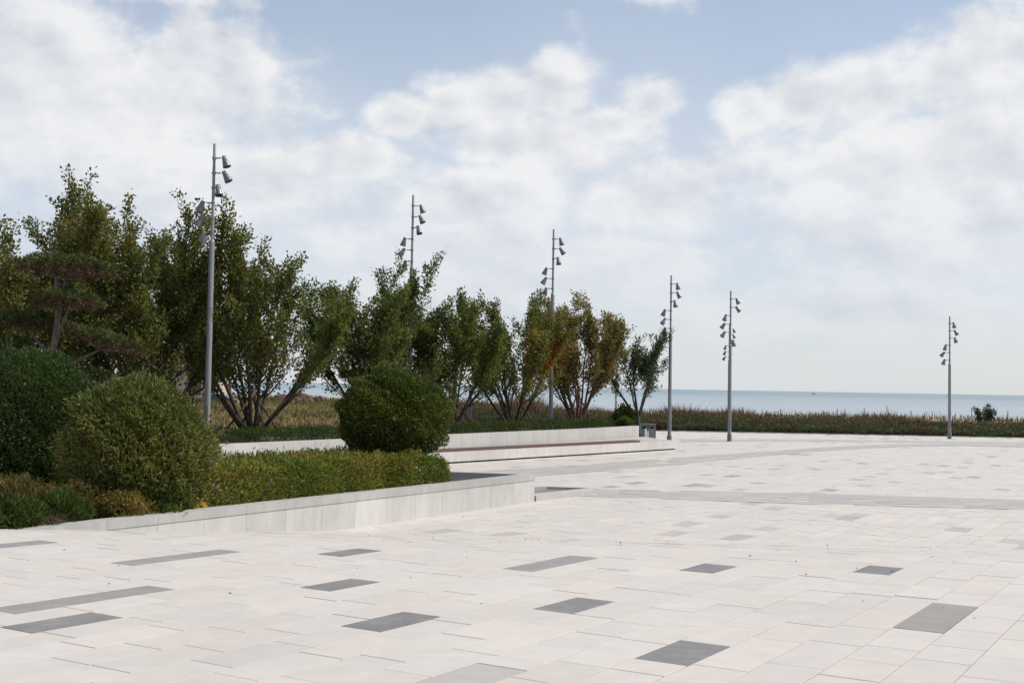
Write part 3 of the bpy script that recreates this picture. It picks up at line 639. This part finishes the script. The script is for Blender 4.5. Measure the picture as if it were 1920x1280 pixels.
def hedge(name, label, pts, width, z0, z1, n, size, aspect, pal, seed, matn='leaf', top_bias=.5, sprigs=.01, accent=None, endtaper=.4):
    r = np.random.default_rng(seed); P2 = curve_pts(pts, 60); s = np.r_[0, np.cumsum(np.linalg.norm(np.diff(P2, axis=0), axis=1))]
    L = s[-1]; tt = r.uniform(0, L, n); c = np.stack([np.interp(tt, s, P2[:, k]) for k in (0, 1)], 1)
    dx = np.gradient(P2, s, axis=0); td = unit(np.stack([np.interp(tt, s, dx[:, k]) for k in (0, 1)], 1)); nn = np.stack([-td[:, 1], td[:, 0]], 1)
    face = r.random(n); w = r.uniform(0, width, n); h = r.uniform(0, 1, n)
    lum = .05 * np.sin(tt * 5.1 + seed) + .05 * np.sin(tt * 11.7 + w * 6) + .04 * np.sin(tt * 23 + w * 9)
    top = face < top_bias; fr = (face >= top_bias) & (face < top_bias + .36)
    dep = np.abs(r.normal(size=n)) * .05
    h = np.where(top, 1 - dep / (z1 - z0) * 1.4, h); w = np.where(fr, dep + lum * .8 + .05 * h, np.where(face > top_bias + .36, w, w))
    edge = np.minimum(np.clip(tt / endtaper, 0, 1), np.clip((L - tt) / endtaper, 0, 1)) ** .4
    z = z0 + (z1 - z0) * h * (.35 + .65 * edge) + lum * h; sp_ = r.random(n) < sprigs; z = np.where(sp_, z + r.random(n) * .14, z)
    P = np.stack([c[:, 0] + nn[:, 0] * w, c[:, 1] + nn[:, 1] * w, z], 1)
    D = np.stack([-nn[:, 0] * np.where(fr, .8, .0), -nn[:, 1] * np.where(fr, .8, 0), np.where(top, .9, .45)], 1) + r.normal(size=(n, 3)) * .5
    V, F = leaves(P, D, size * r.uniform(.6, 1.2, n), aspect, r)
    cl = np.sin(tt * 1.7 + seed) + np.sin(tt * 4.1 + w * 3) + r.normal(size=n) * 1.0; idx = np.clip(((cl + 3) / 6 * len(pal)).astype(int), 0, len(pal) - 1); C = pick(pal, idx).astype(float)
    if accent:
        hit = (r.random(n) < accent[1] * np.clip(np.sin(tt * 1.3 + w * 2.2 + 1) + .35, 0, 1)) & (h > .72); C[hit] = pick(accent[0], r.integers(0, len(accent[0]), hit.sum()))
    C = jitter(r, C, .2); root = tag(empty(name, (0, 0, 0)), label, 'hedge'); ob('foliage', V, F, M[matn], root, np.repeat(C, 4, 0))
    wood = MB()
    for i in range(int(L / .3)):
        t_ = (i + .5) * .3; q = np.array([np.interp(t_, s, P2[:, k]) for k in (0, 1)]); dd = unit(np.array([np.interp(t_, s, dx[:, k]) for k in (0, 1)])); m_ = np.array([-dd[1], dd[0]])
        q = q + m_ * width * r.uniform(.25, .75); wood.tube([(q[0], q[1], z0 - .05), (q[0] + r.normal() * .06, q[1] + r.normal() * .06, z0 + (z1 - z0) * .55), (q[0] + r.normal() * .12, q[1] + r.normal() * .12, z1 - .08)], [.014, .01, .005], 4, False)
    wood.build('stems', M['bark'], root)['kind'] = 'stuff'; return root
inn = nrm_
hp = lambda f, o: tuple(np.array([-6.76, 16.74]) + d_ * f + inn * o)
hedge('shrub_hedge', 'low mixed green and red tipped hedge in the foreground planter', [hp(2.9, .36), hp(6, .36), hp(10.6, .36)], 2.5, .42, 1.30, 52000, .095, .30,
      [(.085, .115, .018), (.115, .145, .022), (.15, .17, .028), (.19, .19, .036), (.22, .195, .04)], 31, 'gloss', .5, .05, ([(.32, .09, .03), (.24, .11, .035)], .16))
wl = [tuple(p + nn0 * .33) for p in WP[::3]]
hedge('clipped_hedge', 'low clipped dark green hedge along the top of the raised white wall', wl, 1.25, .9, 1.34, 46000, .075, .5, [(.026, .044, .014), (.036, .056, .016), (.048, .066, .02), (.06, .075, .022)], 32, 'leaf', .45, .01)

# small bedding plants along the left end of the planter
def tuft(name, label, x, y, z, h, w, n, pal, seed, cat='plant', group=None, width=.012, droop=.5):
    r = np.random.default_rng(seed); root = tag(empty(name, (x, y, z)), label, cat, group)
    a = r.uniform(0, 2 * math.pi, n); b0 = np.stack([np.cos(a), np.sin(a), 0 * a], 1); base = b0 * (r.random((n, 1)) * w * .35); L = h * r.uniform(.55, 1.1, (n, 1)); out = r.random((n, 1)) * w
    mid = base + b0 * out * .4 + np.array([0, 0, 1]) * L * .65; tip = base + b0 * out * 1.0 + np.array([0, 0, 1]) * L * (1 - droop * r.random((n, 1)) * .6)
    side = np.stack([-np.sin(a + r.normal(size=n)), np.cos(a + r.normal(size=n)), 0 * a], 1) * width
    V = np.stack([base - side, base + side, mid + side, tip, mid - side], 1).reshape(-1, 3); i = np.arange(n)[:, None] * 5; F = np.concatenate([i + np.array([[0, 1, 2, 4]])]); F2 = i + np.array([[4, 2, 3, 3]])
    C = jitter(r, pick(pal, r.integers(0, len(pal), n)).astype(float), .2)
    faces = [tuple(f) for f in F.tolist()] + [tuple(f[:3]) for f in F2.tolist()]
    ob('blades', V, faces, M['grass'], root, np.repeat(C, 5, 0)); return root
YEL = [(.24, .18, .045), (.19, .13, .04), (.15, .11, .035)]
GG = [(.055, .085, .018), (.075, .105, .022), (.045, .07, .018)]
for i, (f, o_, h, w_, lab) in enumerate([(-1.05, .6, .72, .5, 'low feathery green shrub at the left edge of the photo'), (-.3, .62, .66, .45, 'low feathery green shrub second from the left edge'), (.62, .72, .62, .42, 'low green shrub behind the dry brown grass'),
                                     (-.75, 1.35, .88, .55, 'taller olive shrub behind the front row at the left edge'), (.25, 1.4, .84, .55, 'olive shrub in the second row under the tall dark bush')]):
    q = hp(f, o_); pal_ = [GG, GG + [(.10, .10, .03)], GG, [(.10, .10, .03), (.13, .105, .035), (.075, .09, .024)], [(.12, .10, .034), (.15, .105, .04), (.08, .09, .024)]][i]
    o = bush('low_shrub', lab, q[0], q[1], .45, w_, h / 2, h / 2, 50 + i, pal_, 7000, .10, .16, 'grass', 7, .14, .9)
    o['category'] = 'shrub'; o['group'] = 'low shrubs at the left of the planter'
q = hp(.15, .42); tuft('dry_grass', 'dry brown fountain grass clump beside the green clumps', q[0], q[1], .45, .5, .4, 700, [(.15, .105, .07), (.19, .14, .09), (.10, .075, .05)], 60, 'grass clump', None, .006, .9)
def small_bush(label, q, r_, h, pal, seed, n=5000, leaf=.045):
    return bush('small_shrub', label, q[0], q[1], .4, r_, h / 2, h / 2, seed, pal, n, leaf, .5, 'leaf', 6, .08, .4)
small_bush('golden leaved clipped shrub in front of the large leafy bush', hp(1.72, .62), .46, .70, YEL + [(.12, .10, .03)], 71, 7000)
small_bush('pair of brownish shrubs left of the golden shrub', hp(1.2, 1.05), .48, .85, [(.10, .085, .03), (.13, .095, .035), (.07, .075, .02)], 72)
small_bush('bright yellow flowering plant at the right foot of the leafy bush', hp(3.15, .45), .2, .42, [(.55, .40, .07), (.45, .33, .09), (.35, .26, .05)], 73, 1400, .05)
small_bush('yellow plant glimpsed between the dark bush and the leafy bush', hp(2.0, 2.9), .4, .62, [(.50, .36, .06), (.3, .22, .05), (.10, .10, .03)], 74, 2500, .05)
small_bush('green shrub at the foot of the leafy bush', hp(2.35, .55), .45, .55, GG, 75, 5000)

# ------------------------------------------------------------------ rough vegetation beyond the plaza (uncountable)
def blades_field(name, label, X, Y, H, W, C, seed, lean=.25, matn='grass'):
    r = np.random.default_rng(seed); n = len(X); Z = landz(X, Y); b0 = np.stack([X, Y, Z], 1); a = r.uniform(0, 2 * math.pi, n); side = np.stack([np.cos(a), np.sin(a), 0 * a], 1) * W[:, None]
    t_ = b0 + np.stack([r.normal(size=n) * lean * H, r.normal(size=n) * lean * H, H], 1); mid = (b0 + t_) / 2 + np.array([0, 0, .06]) * H[:, None]
    V = np.stack([b0 - side * .6, mid - side, t_, mid + side], 1).reshape(-1, 3); F = np.arange(4 * n).reshape(-1, 4)
    o = ob(name, V, F, M[matn], None, np.repeat(C, 4, 0)); tag(o, label, 'grass', kind='stuff'); return o
def field2(X, Y, s): return np.sin(X * .61 * s + 1) * np.cos(Y * .73 * s) + .6 * np.sin(X * 1.7 * s + Y * 1.1) + .4 * np.sin(X * 3.7 * s - Y * 2.3 + 2)
r = np.random.default_rng(90)
# low scrub at the plaza edge
n = 110000; X = r.uniform(-6, 52, n); Y = plaza_edge(X) + .1 + .5 * np.abs(np.sin(X * .8) * np.sin(X * 2.3 + 1)) + r.random(n) ** 1.35 * 15; k = field2(X, Y, .9); gap_ = field2(X + 9, Y, .55) > -1.15; X, Y, k = X[gap_], Y[gap_], k[gap_]; n = len(X)
depth = (Y - plaza_edge(X)) / 15; tall = (.5 + .95 * np.clip(depth * 2.6, 0, 1)) * (.80 + .20 * sstep(9, 3, X)) * (1 - .14 * sstep(12, 18, X)) * (1 - .28 * sstep(24, 34, X)) * (1 + .30 * k) * (1 + .2 * np.sin(X * .43 + 1.2) + .12 * np.sin(X * 1.1)); Hh = np.maximum(tall, .2) * r.random(n) ** .55
red = np.clip(depth * 2.2 - .45 + .5 * k, 0, .9) * (1 - .55 * sstep(26, 36, X)) + .3 * sstep(16, 8, X)
isred = r.random(n) < red; C = np.where(isred[:, None], pick([(.16, .075, .052), (.185, .10, .066), (.12, .07, .05), (.19, .14, .08)], r.integers(0, 4, n)), pick([(.045, .062, .034), (.06, .074, .04), (.075, .082, .045), (.05, .06, .042)], r.integers(0, 4, n)))
blades_field('coastal_scrub', 'band of green and rust coloured coastal scrub along the far plaza edge', X, Y, Hh, r.uniform(.012, .035, n), jitter(r, C, .22), 91, .34)
# leafy mass of the same scrub
n = 90000; X = r.uniform(-6, 52, n); Y = plaza_edge(X) + .25 + r.random(n) ** 1.5 * 9; k = field2(X, Y, 1.3); depth = (Y - plaza_edge(X)) / 9
Hm = (.55 + .5 * np.clip(depth * 2, 0, 1)) * (1.0 + .4 * k) * (1 - .2 * sstep(24, 34, X)) * (.85 + .15 * sstep(9, 3, X)); P = np.stack([X, Y, landz(X, Y) + np.maximum(Hm, .15) * r.random(n) ** .6], 1)
V, F = leaves(P, r.normal(size=(n, 3)) + np.array([0, 0, .6]), r.uniform(.08, .2, n), .5, r)
C = jitter(r, pick([(.036, .052, .026), (.048, .064, .03), (.06, .068, .034), (.085, .06, .038)], np.clip(((k + r.normal(size=n) * .5 + 1.6) / 3.2 * 4).astype(int), 0, 3)).astype(float), .2)
tag(ob('scrub_foliage', V, F, M['leaf'], None, np.repeat(C, 4, 0)), 'leafy green undergrowth of the scrub along the far plaza edge', 'shrubs', kind='stuff')
# dry meadow on the left
n = 90000; X = r.uniform(-62, -1, n); Y = 58 + r.random(n) * 95; k = field2(X, Y, .35); Hh = r.uniform(.15, .5, n) * (1 + .25 * k); 
gr = r.random(n) < np.clip(.25 + .4 * k + .5 * sstep(115, 135, Y), 0, .95); C = np.where(gr[:, None], pick([(.08, .10, .03), (.06, .08, .028)], r.integers(0, 2, n)), pick([(.26, .17, .085), (.21, .145, .078), (.29, .205, .11)], r.integers(0, 3, n)))
blades_field('dry_meadow', 'dry golden meadow grass seen beneath the trees', X, Y, Hh * (1 + 1.0 * sstep(110, 120, Y) * sstep(-20, -28, X)), r.uniform(.02, .05, n), jitter(r, C, .2), 92, .25)
# sparse stems on the far beach
n = 9000; X = r.uniform(8, 60, n); Y = 92 + r.random(n) * 30; k = field2(X, Y, .5); keep = k > .1; X, Y = X[keep], Y[keep]; n = len(X)
blades_field('beach_grass', 'sparse brown stems standing on the beach behind the scrub', X, Y, r.uniform(.3, 1.0, n), r.uniform(.015, .035, n), jitter(r, pick([(.16, .10, .06), (.12, .085, .05), (.09, .09, .045)], r.integers(0, 3, n)).astype(float), .2), 93, .18)

# ------------------------------------------------------------------ small things
def px(x, Y): return (x - 960) / 2100 * Y       # lateral metres of a column at distance Y
tree('young_tree', 'tiny dark round crowned tree in the scrub at the far right', 36.9, 87, .1, 2.05, 1.25, 41, [(.022, .034, .016), (.03, .045, .02)], 5, 5, lean=(18, 48), leaf=.13, dens=.55, clear=.45, group=None, shoots=1)
bush('round_bush', 'dense dark shrub at the foot of the small sparse tree', 6.25, 61.5, .0, .72, .85, 1.05, 9, DKG, 7000, .11, .5, 'leaf', 8, .12)
bush('small_shrub', 'light green small shrub at the right end of the raised planter', 5.95, 58.3, .9, .42, .28, .22, 10, GG, 2500, .07, .5, 'leaf', 5, .1)
bush('small_shrub', 'orange tinted small shrub at the plaza edge beside the lamp post', px(1237, 77.6), 77.9, .0, .55, .45, .35, 12, [(.17, .07, .04), (.14, .075, .045), (.10, .08, .04)], 2500, .1, .5, 'leaf', 5, .1)
# litter bins: steel frame with two compartments
bi = tag(empty('litter_bin', (7.72, 63, 0), R(-6)), 'grey steel double litter bin beyond the end of the bench', 'litter bin')
for s in (-1, 1):
    mb = MB(); mb.box(s * .215 - .19, s * .215 + .19, -.2, .2, .06, .86); mb.build('compartment', M['metal'], bi)
    mb = MB(); mb.box(s * .215 - .12, s * .215 + .12, -.207, -.2, .68, .8); mb.build('opening', M['dark'], bi)
mb = MB()
for sx in (-.43, .41):
    for sy in (-.23, .21): mb.box(sx, sx + .02, sy, sy + .02, 0, .9)
for sy in (-.23, .21): mb.box(-.43, .43, sy, sy + .02, .9, .925)
mb.build('frame', M['steel'], bi)
mb = MB(); mb.box(-.45, .45, -.25, .25, .925, .945); mb.build('roof', M['steel'], bi)
mb = MB(); mb.lathe([(.055, 0), (.055, .74), (.05, .77), (.0, .775)], 14); o = mb.build('bollard', M['white'], None); o.location = (px(1212.5, 60), 60, 0); smooth_by_angle(o); tag(o, 'short white bollard in front of the litter bin', 'bollard')
# slim white pole
wp = tag(empty('camera_pole', (px(1157, 62), 62, .0)), 'slim white pole with small box between the reddish tree and the sparse tree', 'pole')
mb = MB(); mb.lathe([(.075, 0), (.07, 2.6), (.05, 2.62), (.045, 4.9), (.0, 4.92)], 14); smooth_by_angle(mb.build('pole_shaft', M['white'], wp))
mb = MB(); mb.box(-.02, .62, -.03, .03, 4.62, 4.68); mb.build('arm', M['white'], wp)
mb = MB(); mb.lathe([(.0, 4.36), (.08, 4.4), (.1, 4.5), (.09, 4.62)], 12); o = mb.build('camera_dome', M['white'], wp, True); o.location = (.58, 0, 0)
mb = MB(); mb.box(-.1, .16, -.16, -.06, 2.95, 3.2); mb.build('control_box', M['render'], wp)
gp = tag(empty('post', (px(884, 50.5), 50.5, .93)), 'plain pale grey post beside the narrow dark tree', 'post')
mb = MB(); mb.lathe([(.085, -.05), (.08, 1.72), (.06, 1.75), (.0, 1.76)], 14); smooth_by_angle(mb.build('post_shaft', M['metal'], gp))
mb = MB(); mb.lathe([(.12, -.05), (.12, .12), (.087, .14)], 14, False); mb.build('base_plate', M['metaldark'], gp)
# thin stakes on the beach
for i, (x, top) in enumerate([(1394, 762), (1431, 767), (1465, 766), (1520, 770), (1571, 765), (1585, 766), (1622, 764), (1664, 760), (1709, 769), (1749, 770), (1823, 764), (1890, 770)]):
    Y = 118 + (i * 37 % 11); X = px(x, Y); gz = float(landz(np.array(X), np.array(Y))); zt_ = EYE - (top - (724 + .01746 * (x - 960))) / 2100 * Y
    root = tag(empty('fence_stake', (X, Y, gz)), ['thin dark beach stake, %s from the left behind the scrub' % w for w in ('first', 'second', 'third', 'fourth', 'fifth', 'sixth', 'seventh', 'eighth', 'ninth', 'tenth', 'eleventh', 'twelfth')][i], 'stake', 'thin stakes on the beach')
    mb = MB(); mb.tube([(0, 0, -.2), (.03 * ((i % 3) - 1), 0, zt_ - gz)], [.045, .035], 6); mb.build('shaft', M['woodgrey'], root)
    if i % 2 == 0: mb = MB(); mb.tube([(-.12, 0, (zt_ - gz) * .72), (.14, 0, (zt_ - gz) * .74)], .02, 5); mb.build('cross_peg', M['woodgrey'], root)
# rubble heap beyond the meadow
rr = np.random.default_rng(17); bpyrocks = []
for i in range(26):
    Y = 141 + rr.uniform(-3, 3); x = rr.uniform(522, 606); X = px(x, Y); k = 7; s = rr.uniform(.45, 1.15)
    lat = []; 
    for a in range(5):
        for c in range(k):
            ph = math.pi * (a / 4 - .5); th = 2 * math.pi * c / k; q = np.array([math.cos(ph) * math.cos(th), math.cos(ph) * math.sin(th), math.sin(ph) * .7]) * s * rr.uniform(.75, 1.15); lat.append(q)
    F = [(a * k + c, a * k + (c + 1) % k, (a + 1) * k + (c + 1) % k, (a + 1) * k + c) for a in range(4) for c in range(k)]
    o = ob('rubble_rock', lat, F, M['rock']); o.location = (X, Y, .1 + s * .3 + (.5 if i % 3 == 0 else 0)); o.rotation_euler = (0, 0, rr.uniform(0, 6)); tag(o, 'reddish brown rock in the rubble heap beyond the meadow', 'rock', 'rubble heap rocks')
# beige house behind the trees
hs = tag(empty('house', (-40.2, 132, 0)), 'beige single storey house half hidden behind the left trees', 'house')
mb = MB(); mb.box(-6, 5.2, 0, 7, -.2, 4.2); mb.build('wall', M['render'], hs)
mb = MB(); mb.box(4.7, 5.45, -.25, .25, -.2, 4.2); mb.build('corner_pillar', M['rendlight'], hs)
mb = MB(); mb.box(-6.6, 5.9, -.8, 7.6, 4.2, 4.55); rf = mb.build('roof', M['roof'], hs)
mb = MB(); mb.add([(-6.4, -.6, 4.55), (5.7, -.6, 4.55), (5.7, 7.4, 4.55), (-6.4, 7.4, 4.55), (-3, 3.4, 6.0), (2.4, 3.4, 6.0)], [(0, 1, 5, 4), (1, 2, 5), (2, 3, 4, 5), (3, 0, 4)]); mb.build('roof_slope', M['roof'], rf)
for wx in (-4.2, -1.2, 2.4):
    mb = MB(); mb.box(wx, wx + 1.4, -.03, .02, 1.1, 2.7); w_ = mb.build('window', M['rendlight'], hs); mb = MB(); mb.box(wx + .1, wx + 1.3, -.045, -.03, 1.2, 2.6); mb.build('pane', M['glass'], w_)
# parked car seen between trunks
ca = tag(empty('parked_car', (px(412, 117), 117, .1), R(4)), 'dark green car parked near the beige house', 'car')
prof = [(-2.2, .35), (-2.25, .7), (-2.1, .92), (-1.35, 1.0), (-.75, 1.42), (.55, 1.46), (1.35, 1.02), (2.05, .9), (2.2, .65), (2.15, .35)]
def side_loft(prof, yw):
    mb = MB(); n = len(prof); V = []
    for s, in_ in ((-1, 1), (1, 1)):
        for (x, z) in prof: V.append((x, s * (yw - .22 * max(0, (z - .95)) / .5), z))
    F = [tuple(range(n)), tuple(range(2 * n - 1, n - 1, -1))] + [(i, n + i, n + (i + 1) % n, (i + 1) % n) for i in range(n)]; mb.add(V, F); return mb
side_loft(prof, .88).build('body', M['carpaint'], ca)
mb = MB()
for s in (-1, 1):
    for poly in ([(-1.1, 1.03), (-.68, 1.36), (-.15, 1.38), (-.15, 1.03)], [(-.08, 1.03), (-.08, 1.38), (.5, 1.39), (1.1, 1.03)]):
        f_ = lambda z: s * (.885 - .22 * (z - .95) / .5); V = [(x, f_(z), z) for x, z in poly]; mb.add(V, [(0, 1, 2, 3)])
mb.build('side_windows', M['glass'], ca)
for wx in (-1.35, 1.35):
    for s in (-1, 1):
        mb = MB(); mb.tube([(wx, s * .72, .32), (wx, s * .9, .32)], .33, 18); w_ = mb.build('wheel', M['dark'], ca, False); mb = MB(); mb.tube([(wx, s * .9, .32), (wx, s * .912, .32)], .2, 14); mb.build('rim', M['steel'], w_)
for s in (-1, 1): mb = MB(); mb.box(2.17, 2.24, s * .62 - .15, s * .62 + .15, .62, .78); mb.build('headlight', M['white'], ca)
# boats
def boat(label, x, y_, scale, rz):
    Y = (EYE + 1.6) * 2100 / y_; root = tag(empty('fishing_boat', (px(x, Y), Y, -1.6), rz), label, 'boat', 'boats far out at sea'); root.scale = (scale,) * 3
    mb = MB(); sec = [(-6, 1.2, 1.5), (-4, 1.7, 1.2), (0, 1.9, 1.1), (4, 1.4, 1.5), (6.5, .1, 2.3)]; V = []
    for (x0, w, h) in sec: V += [(x0, -w, h), (x0, -w * .5, -.3), (x0, w * .5, -.3), (x0, w, h)]
    F = [(i * 4 + j, i * 4 + j + 1, (i + 1) * 4 + j + 1, (i + 1) * 4 + j) for i in range(4) for j in range(3)] + [(i * 4 + 3, i * 4, (i + 1) * 4, (i + 1) * 4 + 3) for i in range(4)] + [(0, 3, 2, 1)]
    mb.add(V, F); mb.build('hull', M['steel'], root)
    mb = MB(); mb.box(-4.5, -1.2, -1, 1, 1.1, 3.4); mb.build('cabin', M['metal'], root); mb = MB(); mb.tube([(1.5, 0, 1), (1.5, 0, 6)], .1, 6); mb.tube([(1.5, 0, 5.6), (-3, 0, 3.6)], .06, 5); mb.build('mast', M['metaldark'], root)
boat('fishing boat on the sea seen between the trees', 575, 10.5, .62, .2)
boat('second boat just behind the fishing boat between the trees', 588, 8.5, .6, 2.6)
boat('lone tiny boat near the horizon on the right', 1527, 4.6, .62, .1)
# bits of leaf litter on the paving
n = 260; X = r.uniform(-7, 16, n); Y = r.uniform(10, 36, n); keep = np.abs(X) < .46 * Y; X, Y = X[keep], Y[keep]; inside = (X < -6.7 + (Y - 16.7) * .64) & (Y > 16); X, Y = X[~inside], Y[~inside]; n = len(X)
P = np.stack([X, Y, level(X, Y) + .026], 1); D = r.normal(size=(n, 3)) * np.array([1, 1, .12]); V, F = leaves(P, D, r.uniform(.015, .05, n), .5, r)
tag(ob('leaf_litter', V, F, M['grass'], None, np.repeat(jitter(r, np.tile((.07, .055, .04), (n, 1))), 4, 0)), 'scattered specks of leaf litter on the paving', 'leaf litter', kind='stuff')
